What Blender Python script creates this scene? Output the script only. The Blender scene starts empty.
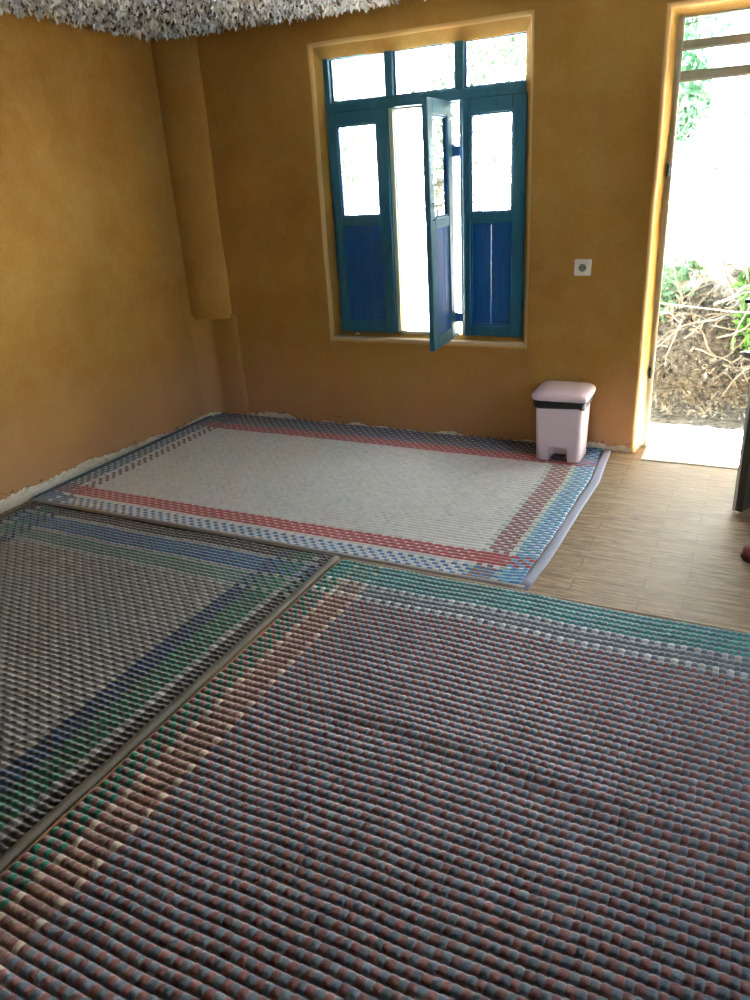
import bpy, math, random
import numpy as np
from mathutils import Vector, Matrix, noise
random.seed(7); rng = np.random.default_rng(11)
scene = bpy.context.scene
COL = scene.collection
PI = math.pi

# ------------------------------------------------------------------ helpers
def srgb(r, g, b):
    f = lambda c: (c/255/12.92) if c/255 <= .04045 else ((c/255+.055)/1.055)**2.4
    return (f(r), f(g), f(b), 1.0)

def tag(o, label=None, cat=None, group=None, kind=None):
    if label: o['label'] = label
    if cat: o['category'] = cat
    if group: o['group'] = group
    if kind: o['kind'] = kind
    return o

def empty(name, loc=(0, 0, 0), rz=0):
    o = bpy.data.objects.new(name, None); COL.objects.link(o)
    o.location = loc; o.rotation_euler = (0, 0, rz); o.empty_display_size = .1
    return o

def mesh_obj(name, verts, faces, mat=None, parent=None, smooth=False, mats=None, midx=None):
    me = bpy.data.meshes.new(name)
    me.from_pydata([tuple(v) for v in verts], [], [tuple(f) for f in faces])
    me.validate(); me.update()
    o = bpy.data.objects.new(name, me); COL.objects.link(o)
    for m in (mats or ([mat] if mat else [])): me.materials.append(m)
    if midx is not None: me.polygons.foreach_set('material_index', midx)
    if smooth: me.polygons.foreach_set('use_smooth', [True]*len(me.polygons))
    if parent: o.parent = parent
    return o

class MB:
    """collects shapes into one mesh"""
    def __init__(s): s.v = []; s.f = []
    def add(s, vs, fs):
        n = len(s.v); s.v += [tuple(v) for v in vs]; s.f += [tuple(i+n for i in f) for f in fs]
    def box(s, x0, x1, y0, y1, z0, z1, b=0.0):
        """box whose edges are chamfered by b"""
        if b <= 0:
            vs = [(x, y, z) for x in (x0, x1) for y in (y0, y1) for z in (z0, z1)]
            s.add(vs, [(0, 1, 3, 2), (4, 6, 7, 5), (0, 4, 5, 1), (2, 3, 7, 6), (0, 2, 6, 4), (1, 5, 7, 3)]); return
        vs = []; idx = {}
        X = (x0, x1); Y = (y0, y1); Z = (z0, z1)
        for i in (0, 1):
            for j in (0, 1):
                for k in (0, 1):
                    sx, sy, sz = (1-2*i)*b, (1-2*j)*b, (1-2*k)*b
                    for a, p in enumerate([(X[i], Y[j]+sy, Z[k]+sz), (X[i]+sx, Y[j], Z[k]+sz), (X[i]+sx, Y[j]+sy, Z[k])]):
                        idx[(i, j, k, a)] = len(vs); vs.append(p)
        F = []
        g = lambda i, j, k, a: idx[(i, j, k, a)]
        for i in (0, 1): F.append([g(i, 0, 0, 0), g(i, 0, 1, 0), g(i, 1, 1, 0), g(i, 1, 0, 0)][::(1 if i == 0 else -1)])
        for j in (0, 1): F.append([g(0, j, 0, 1), g(1, j, 0, 1), g(1, j, 1, 1), g(0, j, 1, 1)][::(1 if j == 0 else -1)])
        for k in (0, 1): F.append([g(0, 0, k, 2), g(0, 1, k, 2), g(1, 1, k, 2), g(1, 0, k, 2)][::(1 if k == 0 else -1)])
        for j in (0, 1):
            for k in (0, 1): F.append([g(0, j, k, 1), g(1, j, k, 1), g(1, j, k, 2), g(0, j, k, 2)])
        for i in (0, 1):
            for k in (0, 1): F.append([g(i, 0, k, 0), g(i, 1, k, 0), g(i, 1, k, 2), g(i, 0, k, 2)])
        for i in (0, 1):
            for j in (0, 1): F.append([g(i, j, 0, 0), g(i, j, 1, 0), g(i, j, 1, 1), g(i, j, 0, 1)])
        for i in (0, 1):
            for j in (0, 1):
                for k in (0, 1): F.append([g(i, j, k, 0), g(i, j, k, 1), g(i, j, k, 2)])
        s.add(vs, F)
    def tube(s, pts, r, n=8, cap=True):
        pts = [Vector(p) for p in pts]; m = len(pts)
        rs = r if isinstance(r, (list, tuple)) else [r]*m
        vs = []; up = Vector((0, 0, 1))
        for i, p in enumerate(pts):
            d = (pts[min(i+1, m-1)]-pts[max(i-1, 0)]).normalized()
            a = d.cross(up)
            if a.length < 1e-3: a = d.cross(Vector((1, 0, 0)))
            a.normalize(); b = d.cross(a)
            for k in range(n):
                t = 2*PI*k/n; vs.append(p+(a*math.cos(t)+b*math.sin(t))*rs[i])
        fs = [(i*n+k, i*n+(k+1) % n, (i+1)*n+(k+1) % n, (i+1)*n+k) for i in range(m-1) for k in range(n)]
        if cap: fs += [tuple(range(n))[::-1], tuple((m-1)*n+k for k in range(n))]
        s.add(vs, fs)
    def rings(s, rings, cap0=True, cap1=True):
        n = len(rings[0]); vs = [p for r in rings for p in r]
        fs = [(i*n+k, i*n+(k+1) % n, (i+1)*n+(k+1) % n, (i+1)*n+k) for i in range(len(rings)-1) for k in range(n)]
        if cap0: fs.append(tuple(range(n))[::-1])
        if cap1: fs.append(tuple((len(rings)-1)*n+k for k in range(n)))
        s.add(vs, fs)
    def build(s, name, mat, parent=None, smooth=False):
        o = mesh_obj(name, s.v, s.f, mat, parent, smooth)
        bm_fix(o); return o

def bm_fix(o):
    import bmesh
    bm = bmesh.new(); bm.from_mesh(o.data); bmesh.ops.recalc_face_normals(bm, faces=bm.faces); bm.to_mesh(o.data); bm.free()

def auto_smooth(o, ang=40):
    me = o.data
    import bmesh
    bm = bmesh.new(); bm.from_mesh(me)
    for f in bm.faces: f.smooth = True
    for e in bm.edges:
        if len(e.link_faces) == 2 and e.calc_face_angle(0) > math.radians(ang): e.smooth = False
    bm.to_mesh(me); bm.free()

# ------------------------------------------------------------------ materials
def mat(name, col=(.5, .5, .5, 1), rough=.6, metal=0, spec=.5):
    m = bpy.data.materials.new(name); m.use_nodes = True
    b = m.node_tree.nodes['Principled BSDF']
    b.inputs['Base Color'].default_value = col; b.inputs['Roughness'].default_value = rough
    b.inputs['Metallic'].default_value = metal; b.inputs['Specular IOR Level'].default_value = spec
    return m

class N:
    def __init__(s, m): s.m = m; s.t = m.node_tree; s.b = s.t.nodes['Principled BSDF']
    def n(s, kind, **kw):
        x = s.t.nodes.new(kind)
        for k, v in kw.items():
            if k == 'inp':
                for kk, vv in v.items():
                    if isinstance(vv, bpy.types.NodeSocket): s.t.links.new(vv, x.inputs[kk])
                    else: x.inputs[kk].default_value = vv
            else: setattr(x, k, v)
        return x
    def link(s, a, b): s.t.links.new(a, b)
    def math(s, op, a, b=None, c=None, clamp=False):
        x = s.t.nodes.new('ShaderNodeMath'); x.operation = op; x.use_clamp = clamp
        for i, v in enumerate((a, b, c)):
            if v is None: continue
            if isinstance(v, bpy.types.NodeSocket): s.t.links.new(v, x.inputs[i])
            else: x.inputs[i].default_value = v
        return x.outputs[0]
    def noise(s, vec, scale, detail=3, rough=.55, dist=0):
        x = s.n('ShaderNodeTexNoise', inp={'Vector': vec, 'Scale': scale, 'Detail': detail, 'Roughness': rough, 'Distortion': dist})
        return x.outputs['Fac']
    def ramp(s, fac, stops, interp='LINEAR'):
        x = s.t.nodes.new('ShaderNodeValToRGB'); x.color_ramp.interpolation = interp
        e = x.color_ramp.elements
        while len(e) < len(stops): e.new(.5)
        for i, (p, c) in enumerate(stops): e[i].position = p; e[i].color = c
        s.t.links.new(fac, x.inputs[0]); return x.outputs[0]
    def mix(s, fac, a, b, mode='MIX'):
        x = s.t.nodes.new('ShaderNodeMix'); x.data_type = 'RGBA'; x.blend_type = mode
        for sock, v in ((x.inputs[0], fac), (x.inputs[6], a), (x.inputs[7], b)):
            if isinstance(v, bpy.types.NodeSocket): s.t.links.new(v, sock)
            else: sock.default_value = v
        return x.outputs[2]
    def bump(s, h, strength=.5, dist=.01, normal=None):
        x = s.n('ShaderNodeBump', inp={'Strength': strength, 'Distance': dist, 'Height': h})
        if normal: s.link(normal, x.inputs['Normal'])
        return x.outputs[0]
    def pos(s): return s.n('ShaderNodeNewGeometry').outputs['Position']

def plaster(name, chips):
    """ochre clay plaster; chips = 'left' / 'back' / None says where bare white filler shows along the base"""
    m = mat(name, rough=.85, spec=.25); g = N(m); p = g.pos()
    n1 = g.noise(p, 1.3, 4, .6, .4); n2 = g.noise(p, 5.5, 5, .65, .3); n3 = g.noise(p, 45, 4, .6)
    c = g.ramp(n1, [(.3, PL_A), (.55, PL_B), (.75, PL_C)])
    c = g.mix(g.math('MULTIPLY', g.ramp(n2, [(.42, (0, 0, 0, 1)), (.7, (1, 1, 1, 1))]), .45), c, PL_D)
    c = g.mix(g.math('MULTIPLY', g.ramp(n3, [(.35, (0, 0, 0, 1)), (.75, (1, 1, 1, 1))]), .22), c, PL_E)
    sp = g.n('ShaderNodeSeparateXYZ', inp={0: p})
    # pinker, paler tone towards the floor, broken up by noise
    low = g.ramp(g.math('ADD', sp.outputs[2], g.math('MULTIPLY', n1, .8)), [(.45, (1, 1, 1, 1)), (1.0, (0, 0, 0, 1))])
    c = g.mix(g.math('MULTIPLY', low, .75), c, PL_F)
    h = g.math('ADD', g.math('MULTIPLY', n2, .6), g.math('MULTIPLY', n3, .25))
    if chips:
        q = g.n('ShaderNodeMapping', inp={'Vector': p, 'Scale': (1, 1, 1.6)}).outputs[0]
        e = g.noise(q, 2.6 if chips == 'left' else 3.2, 1, .5); e2 = g.noise(q, 26, 4, .7)
        if chips == 'left':
            lim = g.math('ADD', g.math('MULTIPLY', e, .09), g.math('MULTIPLY', e2, .06))
            fade = g.n('ShaderNodeMapRange', inp={'Value': sp.outputs[1], 'From Min': -1.9, 'From Max': -.05, 'To Min': .0, 'To Max': -.055}).outputs[0]
            lim = g.math('ADD', lim, fade)
        else:
            seg = g.ramp(e, [(.44, (0, 0, 0, 1)), (.62, (1, 1, 1, 1))])
            lim = g.math('ADD', g.math('MULTIPLY', seg, .045), g.math('SUBTRACT', g.math('MULTIPLY', e2, .060), .030))
        k = g.math('GREATER_THAN', lim, sp.outputs[2])
        wc = g.ramp(e2, [(.3, srgb(176, 168, 146)), (.5, srgb(218, 214, 198)), (.8, srgb(232, 228, 216))])
        c = g.mix(k, c, wc)
        h = g.math('SUBTRACT', h, g.math('MULTIPLY', k, .35))
        # dark crumbled line just above the chips
        k2 = g.math('GREATER_THAN', g.math('ADD', lim, g.math('MULTIPLY', g.math('SUBTRACT', e2, .52), .12)), sp.outputs[2])
        k3 = g.math('MULTIPLY', g.math('SUBTRACT', k2, k, clamp=True), .7)
        c = g.mix(k3, c, srgb(60, 42, 25))
    g.link(c, g.b.inputs['Base Color'])
    g.link(g.bump(h, .55, .02), g.b.inputs['Normal'])
    return m

PL_A = srgb(151, 106, 42); PL_B = srgb(165, 123, 54); PL_C = srgb(175, 137, 69)
PL_D = srgb(178, 144, 80); PL_E = srgb(128, 90, 42); PL_F = srgb(182, 140, 106)
M_WB = plaster('ochre_plaster_back', 'back'); M_WL = plaster('ochre_plaster_left', 'left'); M_W = plaster('ochre_plaster', None)

M_RIM = mat('lit_plaster_rim', srgb(196, 158, 100), .8)  # light caught on the rounded reveal edges, put into a paler plaster colour
def paint(name, col, col2, rough=.5):
    m = mat(name, col, rough); g = N(m); p = g.pos()
    q = g.n('ShaderNodeMapping', inp={'Vector': p, 'Scale': (14, 14, 2)}).outputs[0]
    n = g.noise(q, 3, 5, .65); n2 = g.noise(p, 60, 3)
    g.link(g.mix(g.ramp(n, [(.35, (0, 0, 0, 1)), (.7, (1, 1, 1, 1))]), col, col2), g.b.inputs['Base Color'])
    g.link(g.bump(g.math('ADD', n, g.math('MULTIPLY', n2, .3)), .35, .004), g.b.inputs['Normal'])
    return m
M_TEAL = paint('teal_blue_paint', srgb(18, 88, 112), srgb(30, 100, 120))
M_BLUE = paint('deep_blue_paint', srgb(0, 72, 132), srgb(0, 90, 150))
M_METAL = paint('grey_green_metal', srgb(148, 152, 136), srgb(164, 166, 150), .5)
M_DOOR = paint('dark_door_metal', srgb(62, 60, 52), srgb(74, 70, 60), .45)
M_IRON = mat('dark_iron', srgb(38, 38, 36), .4, .7)
M_STEEL = mat('steel', srgb(170, 170, 170), .3, .9)

def glass():
    m = bpy.data.materials.new('dusty_window_glass'); m.use_nodes = True; t = m.node_tree
    for x in list(t.nodes): t.nodes.remove(x)
    out = t.nodes.new('ShaderNodeOutputMaterial'); tr = t.nodes.new('ShaderNodeBsdfTransparent'); tr.inputs[0].default_value = (.74, .77, .75, 1)
    gl = t.nodes.new('ShaderNodeBsdfGlossy'); gl.inputs['Roughness'].default_value = .05
    mx = t.nodes.new('ShaderNodeMixShader'); fr = t.nodes.new('ShaderNodeFresnel'); fr.inputs[0].default_value = 1.45
    ge = t.nodes.new('ShaderNodeNewGeometry'); inv = t.nodes.new('ShaderNodeMath'); inv.operation = 'SUBTRACT'; inv.inputs[0].default_value = 1; t.links.new(ge.outputs['Backfacing'], inv.inputs[1])
    ml = t.nodes.new('ShaderNodeMath'); ml.operation = 'MULTIPLY'; t.links.new(fr.outputs[0], ml.inputs[0]); t.links.new(inv.outputs[0], ml.inputs[1]); t.links.new(ml.outputs[0], mx.inputs[0]); t.links.new(tr.outputs[0], mx.inputs[1]); t.links.new(gl.outputs[0], mx.inputs[2]); t.links.new(mx.outputs[0], out.inputs[0])
    return m
M_GLASS = glass()

def floor_mat():
    m = mat('wood_look_floor', rough=.58, spec=.35); g = N(m); p = g.pos()
    br = g.n('ShaderNodeTexBrick', offset=.37, offset_frequency=2, inp={'Vector': p, 'Scale': 1, 'Mortar Size': .0022, 'Mortar Smooth': .2, 'Brick Width': .42, 'Row Height': .098,
             'Color1': (.2, .2, .2, 1), 'Color2': (.8, .8, .8, 1), 'Mortar': (0, 0, 0, 1)})
    rnd = g.n('ShaderNodeSeparateColor', inp={0: br.outputs[0]}).outputs[0]
    off = g.n('ShaderNodeVectorMath', operation='ADD', inp={0: p}); cc = g.n('ShaderNodeCombineXYZ', inp={0: rnd, 2: rnd}); g.link(cc.outputs[0], off.inputs[1])
    q = g.n('ShaderNodeMapping', inp={'Vector': off.outputs[0], 'Scale': (6, 85, 6)}).outputs[0]
    q2 = g.n('ShaderNodeMapping', inp={'Vector': off.outputs[0], 'Scale': (16, 260, 10)}).outputs[0]
    a = g.noise(q, 1, 5, .7, 1.2); b = g.noise(q2, 1, 3, .6, .4)
    c = g.ramp(a, [(.36, srgb(84, 66, 46)), (.46, srgb(124, 102, 76)), (.56, srgb(152, 132, 104)), (.72, srgb(172, 154, 128))])
    c = g.mix(g.ramp(b, [(.32, (.75, .75, .75, 1)), (.5, (0, 0, 0, 1))]), c, srgb(84, 64, 42))
    c = g.mix(g.math('MULTIPLY', rnd, .25), c, srgb(156, 132, 96))
    c = g.mix(g.math('MULTIPLY', br.outputs['Fac'], .6), c, srgb(78, 60, 40))
    g.link(c, g.b.inputs['Base Color'])
    g.link(g.bump(g.math('ADD', a, b), .25, .002), g.b.inputs['Normal'])
    return m
M_FLOOR = floor_mat()

def rug_mat(name, rough, spec=.5):
    m = mat(name, rough=rough, spec=spec); g = N(m); p = g.pos(); g.b.inputs['Sheen Weight'].default_value = .8; g.b.inputs['Sheen Roughness'].default_value = .35
    at = g.n('ShaderNodeAttribute', attribute_name='strand')
    n = g.noise(p, 420, 3, .7); n2 = g.noise(p, 3, 3)
    c = g.mix(g.math('MULTIPLY', g.ramp(n, [(.35, (0, 0, 0, 1)), (.65, (1, 1, 1, 1))]), .38), at.outputs['Color'], (.02, .018, .016, 1))
    c = g.mix(g.math('MULTIPLY', n2, .12), c, srgb(120, 105, 85))
    g.link(c, g.b.inputs['Base Color'])
    g.link(g.bump(n, .7, .003), g.b.inputs['Normal'])
    return m
M_RUG_SHINY = rug_mat('woven_plastic_straw', .42, .55); M_RUG = rug_mat('woven_yarn', .52, .45)

def tape(name, col, rough=.6):
    m = mat(name, col, rough); g = N(m); p = g.pos()
    n = g.noise(p, 160, 3, .7)
    c = g.mix(g.math('MULTIPLY', n, .45), col, tuple(x*.45 for x in col[:3])+(1,))
    g.link(c, g.b.inputs['Base Color']); g.link(g.bump(n, .5, .002), g.b.inputs['Normal']); return m

# ------------------------------------------------------------------ room shell
def nz(x, y, z, s, a): return noise.noise(Vector((x*s, y*s, z*s)))*a

def wall_disp(v, ax):
    x, y, z = v
    d = nz(x, y, z, 1.4, .012)+nz(x, y+9, z, 5, .004)
    e = nz(x+5, y, z, 2.2, .009)
    return d, e

def lines(a, b, step, extra=()):
    s = set(round(a+(b-a)*i/max(1, round((b-a)/step)), 4) for i in range(round((b-a)/step)+1))
    s = {t for t in s if all(abs(t-e) > step*.4 for e in extra)} | set(extra)
    return sorted(s)

TH = .32
def back_wall():
    r = .022
    holes = [(.995, 2.268, .603, 2.25), (2.94, 3.84, -.0001, 2.195)]
    H = [(a-r, b+r, (c-r if c > 0 else 0.0), d+r) for a, b, c, d in holes]
    ex = [h[0] for h in H]+[h[1] for h in H]; ez = [h[2] for h in H if h[2] > 0]+[h[3] for h in H]
    X = lines(-.35, 4.98, .05, ex); Z = lines(0, 2.55, .05, ez)
    vs = []; id = {}
    def V(x, y, z):
        k = (round(x, 4), round(y, 4), round(z, 4))
        if k not in id:
            id[k] = len(vs); d, e = wall_disp((x, y, z), 1)
            f = 1.0 if y < .2 else 0
            vs.append((x+(e*.8 if 0 < x < 4 else 0), y+d*f, z+(e*.6 if z > .05 else 0)))
        return id[k]
    fs = []; mi = []
    for i in range(len(X)-1):
        for j in range(len(Z)-1):
            cx, cz = (X[i]+X[i+1])/2, (Z[j]+Z[j+1])/2
            if any(a < cx < b and c < cz < d for a, b, c, d in H): continue
            for y, fl in ((0, 1), (TH, -1)):
                if y == TH and False: continue
                q = [V(X[i], y, Z[j]), V(X[i+1], y, Z[j]), V(X[i+1], y, Z[j+1]), V(X[i], y, Z[j+1])]
                fs.append(q[::fl])
    mi = [0]*len(fs)
    # rounded reveals
    for (a, b, c, d), (A, B, C_, D) in zip(holes, H):
        xs = [x for x in X if A-1e-6 <= x <= B+1e-6]; zs = [z for z in Z if C_-1e-6 <= z <= D+1e-6]
        loop = [(A, z) for z in zs]+[(x, D) for x in xs[1:]]+[(B, z) for z in reversed(zs[:-1])]
        if c > 0: loop += [(x, C_) for x in reversed(xs[1:-1])]
        closed = c > 0
        prof = [(r*math.sin(t), r*(1-math.cos(t))) for t in [PI/2*k/5 for k in range(6)]]+([(r+.034, .052), (r+.036, .12), (r+.02, .2), (0, TH)] if closed else [(r, .07), (r+.022, .116), (r+.022, .17), (r, .2), (0, TH)])
        prev = None
        for k, (off, y) in enumerate(prof):
            ring = []
            for (x, z) in loop:
                ot = off*(1.42 if closed and y > .04 else 1); ob = off if closed else 0
                xx = A+off+(x-A)*(B-A-2*off)/(B-A); zz = C_+ob+(z-C_)*(D-C_-ob-ot)/(D-C_)
                ring.append(V(xx, y, zz))
            if prev:
                n = len(ring)
                for q in range(n if closed else n-1):
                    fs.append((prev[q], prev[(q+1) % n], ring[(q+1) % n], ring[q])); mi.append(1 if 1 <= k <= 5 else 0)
            prev = ring
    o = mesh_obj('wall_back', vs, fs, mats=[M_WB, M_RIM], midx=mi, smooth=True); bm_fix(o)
    tag(o, kind='structure'); return o
back_wall()

def grid_wall(name, fn, U, Vv, m):
    vs = [fn(u, v) for u in U for v in Vv]; n = len(Vv)
    fs = [(i*n+j, (i+1)*n+j, (i+1)*n+j+1, i*n+j+1) for i in range(len(U)-1) for j in range(n-1)]
    o = mesh_obj(name, vs, fs, m, smooth=True); tag(o, kind='structure'); return o
def wl(y, z):
    a, b = wall_disp((7, y, z), 0)
    return (-.055+a*1.1-.02*max(0, min(1, (-y-1.5)/2)), y, z)
o = grid_wall('wall_left', wl, lines(-5.6, .03, .06), lines(0, 2.55, .06), M_WL)
sm = o.modifiers.new('thickness', 'SOLIDIFY'); sm.thickness = .25; sm.offset = 1 
# decide the side away from the room
sm.offset = -1 if o.data.polygons[0].normal.x > 0 else 1

def side_wall_with_opening(name, horiz, const, a0, a1, w0, w1, z0, z1, m, th):
    b = MB()
    def bx(p, q, r, s):
        if horiz: b.box(p, q, min(const, const+th), max(const, const+th), r, s)
        else: b.box(min(const, const+th), max(const, const+th), p, q, r, s)
    bx(a0, w0, 0, 2.55); bx(w1, a1, 0, 2.55); bx(w0, w1, 0, z0); bx(w0, w1, z1, 2.55)
    o = b.build(name, m); tag(o, kind='structure'); return o
side_wall_with_opening('wall_right', False, 4.9, -5.6, 0, -2.7, -1.3, .75, 2.1, M_W, .25)  # unseen opening added to let fill light into the room
b = MB(); b.box(-.3, 5.15, -5.85, -5.6, 0, 2.55); tag(b.build('wall_front', M_W), kind='structure')

b = MB(); b.box(-.3, 5.2, -5.9, .16, -.12, 0.0)
tag(b.build('floor', M_FLOOR), kind='structure')
m = mat('dark_wood_ceiling', srgb(86, 62, 38), .8); g = N(m)
n = g.noise(g.n('ShaderNodeMapping', inp={'Vector': g.pos(), 'Scale': (3, 30, 3)}).outputs[0], 2, 4)
g.link(g.ramp(n, [(.3, srgb(60, 42, 26)), (.7, srgb(110, 82, 52))]), g.b.inputs['Base Color'])
b = MB(); b.box(-.4, 5.3, -5.95, .42, 2.52, 2.68)
tag(b.build('ceiling', m), kind='structure')
# pale strip across the floor in the doorway
m = mat('pale_threshold', srgb(222, 218, 205), .6)
b = MB(); b.box(2.985, 3.83, -.10, .115, 0.0, .006, .002)
tag(b.build('trim_3', m), kind='structure')

# boxed-in pipe in the corner (upper chase, lower shallow one)
def chase(name, prof, z0, z1, mat_, lip):
    zs = lines(z0, z1, .06); rings = []
    for z in zs:
        t = 0
        if lip and z-z0 < .05: t = .008
        ring = []
        for (x, y) in prof:
            d, e = wall_disp((x, y, z), 0)
            ring.append((x+e*.7-t*.3+nz(x, y, z, 9, .003), y+d*.7+t+nz(x+3, y, z, 9, .003), z+(nz(x*3, y*3, 4, 12, .018) if z == z0 else 0)))
        rings.append(ring)
    b = MB(); b.rings(rings)
    o = b.build(name, mat_); auto_smooth(o, 50); tag(o, kind='structure'); return o
chase('trim_1', [(-.1, .03), (-.1, -.115), (-.055, -.125), (-.02, -.13), (.03, -.122), (.09, -.10), (.14, -.07), (.175, -.04), (.195, -.012), (.205, .03)], .715, 2.5, M_W, True)
chase('trim_2', [(-.1, .03), (-.1, -.2), (-.058, -.17), (-.03, -.10), (-.005, -.045), (.018, -.016), (.04, -.014), (.10, -.018), (.16, -.015), (.20, -.009), (.235, .0), (.26, .03)], 0, .74, M_WB, False)

# ------------------------------------------------------------------ window_1
win = empty('window_1', (1.655, .05, .615)); tag(win, kind='structure')
wx, wy, wz = win.location
def W(b, name, m, parent=win, smooth=False, off=None):
    ox, oy, oz = off or (wx, wy, wz)
    b.v = [(x-ox, y-oy, z-oz) for x, y, z in b.v]
    return b.build(name, m, parent, smooth)
Y0, Y1 = .055, .115
b = MB()
b.box(1.03, 1.066, Y0, Y1, .605, 2.215, .003); b.box(2.252, 2.29, Y0, Y1, .605, 2.215, .003)
b.box(1.066, 2.252, Y0, Y1, 2.192, 2.215, .003); b.box(1.066, 2.252, Y0, Y1, .605, .634, .003)
b.box(1.066, 2.252, Y0-.004, Y1, 1.912, 1.966, .004)
for x0, x1 in ((1.423, 1.472), (1.843, 1.892)): b.box(x0 if x0 < 1.6 else 1.866, x1, Y0+.002, Y1, .634, 1.912, .003); b.box(x0, x1, Y0+.002, Y1, 1.966, 2.192, .003)
W(b, 'frame', M_TEAL)
b = MB(); b.box(1.441, 1.468, .046, .057, .645, 1.908, .002); b.box(1.468, 1.853, .050, .060, 1.896, 1.909, .002); b.box(1.468, 1.853, .046, .060, .634, .652, .002)
W(b, 'stop_strip', mat('bare_pale_wood', srgb(196, 200, 182), .6))
for x0, x1 in ((1.066, 1.423), (1.472, 1.843), (1.892, 2.252)):
    b = MB(); b.box(x0, x1, .088, .091, 1.966, 2.192); W(b, 'pane', M_GLASS)
    b = MB(); t = .011                                           # putty bead round the pane
    b.box(x0, x0+t, .080, .088, 1.966, 2.186); b.box(x1-t, x1, .080, .088, 1.966, 2.186)
    b.box(x0+t, x1-t, .080, .088, 1.966, 1.966+t); b.box(x0+t, x1-t, .080, .088, 2.192-t*.5, 2.192)
    W(b, 'glazing_bead', M_BEAD if 'M_BEAD' in globals() else M_BLUE)
def leaf(w, h, gl, pn, crackx, gapw=.0009, D=.036):
    """sash in local coords: x 0..w, y 0 front (room) .. .036, z 0..h. gl, pn = glass / panel rectangles"""
    root = empty('sash'); root.parent = win
    b = MB()
    g0, g1, g2, g3 = gl; p0, p1, p2, p3 = pn
    xl = min(g0, p0); xr = max(g1, p1)
    b.box(0, g0, 0, D, 0, h, .003); b.box(g1, w, 0, D, 0, h, .003)
    b.box(g0, g1, .001, D, g3, h, .003); b.box(g0, g1, .001, D, p3, g2, .003); b.box(g0, g1, .001, D, 0, p2, .003)
    b.build('stiles_and_rails', M_TEAL, root)
    bd = MB(); t = .009
    for (a0, a1, c0, c1) in (gl, (g0, g1, p2, p3)):
        bd.box(a0, a0+t, .009, .024, c0, c1); bd.box(a1-t, a1, .009, .024, c0, c1); bd.box(a0+t, a1-t, .009, .024, c0, c0+t); bd.box(a0+t, a1-t, .009, .024, c1-t, c1)
    bd.build('bead', M_BLUE, root)
    b = MB(); b.box(g0, g1, .019, .022, g2, g3); b.build('pane', M_GLASS, root)
    for (a, c) in ((g0+.006, crackx-gapw), (crackx+gapw, g1-.006)):
        b = MB(); b.box(a, c, .016, .026, p2+.004, p3-.003, .002); b.build('panel_board', M_BLUE, root)
    return root
HL = 1.912-.636
l1 = leaf(.386, HL, (.052, .312, .70, 1.203), (.07, .32, .072, .648), .235, .00025)
l1.location = (1.052-wx, .034-wy, .638-wz)
l2 = leaf(.362, HL, (.045, .288, .695, 1.20), (.053, .28, .064, .64), .165)
l2.location = (1.889-wx, .034-wy, .638-wz)
l3 = leaf(.405, HL, (.08, .33, .70, 1.203), (.08, .325, .072, .648), .18, D=.031)
# open leaf: hinged on the right mullion, swung into the room; local x=0 at the hinge
l3.location = (1.816-wx, .012-wy, .630-wz); l3.rotation_euler = (Matrix.Rotation(math.radians(-.35), 3, 'Y') @ Matrix.Rotation(math.radians(-86.8), 3, 'Z')).to_euler()
# door-pull on the open leaf
b = MB(); pts = []
for k in range(9):
    t = PI*k/8; pts.append((.372, .031+.030*math.sin(t)-.001, .735+.042*math.cos(t)))
b.tube(pts, .0028, 8); b.build('pull_handle', M_IRON, l3, True)
for zz in (.12, 1.03):
    b = MB(); b.box(-.014, .006, .020, .072, zz-.026, zz+.026, .003); b.tube([(-.004, .034, zz-.032), (-.004, .034, zz+.032)], .007, 8)
    b.build('hinge', M_BLUE, l3)
b = MB(); b.box(1.12, 1.36, .030, .034, .694, .70); 
# small pale crumb of putty on the sill under the left sash
b = MB(); b.tube([(1.15, .02, .626), (1.165, .021, .632), (1.18, .019, .626)], [.004, .007, .004], 7); W(b, 'putty_lump', mat('putty', srgb(215, 210, 195), .8))
# white plaster ledge of the sill
m = mat('whitewashed_sill', srgb(206, 184, 150), .8)
b = MB(); rings = []
for i in range(27):
    x = 1.0+i*(1.268/26); j = nz(x, 3, 1, 6, .006)
    rings.append([(x, .075, .60), (x, -.001+j, .592), (x, -.006+j, .599+j*.4), (x, -.004+j, .608+j*.4), (x, .075, .616)])
b.rings(rings); o = W(b, 'sill', m)

# ------------------------------------------------------------------ door_1
door = empty('door_1', (3.39, .12, 0)); tag(door, kind='structure')
dx, dy, dz = door.location
def D_(b, name, m, smooth=False): return W(b, name, m, door, smooth, (dx, dy, dz))
b = MB(); y0, y1 = .118, .165
b.box(2.958, 2.986, y0, y1, 0, 2.20, .002); b.box(3.80, 3.845, y0, y1, 0, 2.20, .002)
b.box(2.986, 3.80, y0, y1, 2.165, 2.20, .002); b.box(2.986, 3.80, y0, y1, 2.036, 2.072, .002); b.box(2.986, 3.80, y0, y1, 1.902, 1.942, .002)
D_(b, 'frame', M_METAL)
b = MB(); b.box(2.986, 3.80, y0-.006, y1, 0.006, .034, .002); D_(b, 'threshold_bar', mat('dark_threshold_bar', srgb(58, 60, 58), .6))
b = MB(); b.box(2.980, 2.990, .112, .118, .0, 2.18); b.box(2.990, 3.79, .112, .118, 1.893, 1.903); b.box(2.990, 3.79, .112, .118, 2.026, 2.036)
D_(b, 'stop_strip', mat('pale_metal_strip', srgb(190, 190, 178), .4))
for z0, z1 in ((1.942, 2.036), (2.072, 2.165)):
    b = MB(); b.box(2.986, 3.80, .14, .143, z0, z1); D_(b, 'pane', M_GLASS)
for k, z in enumerate((.45, 1.5)):
    b = MB(); b.tube([(2.972, .105, z-.03), (2.972, .105, z+.03)], .008, 8); D_(b, 'frame_latch', M_IRON)
lf = empty('door_leaf'); lf.parent = door
hx, hy = 3.795, .105; fx, fy = 3.484, -.690
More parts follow.
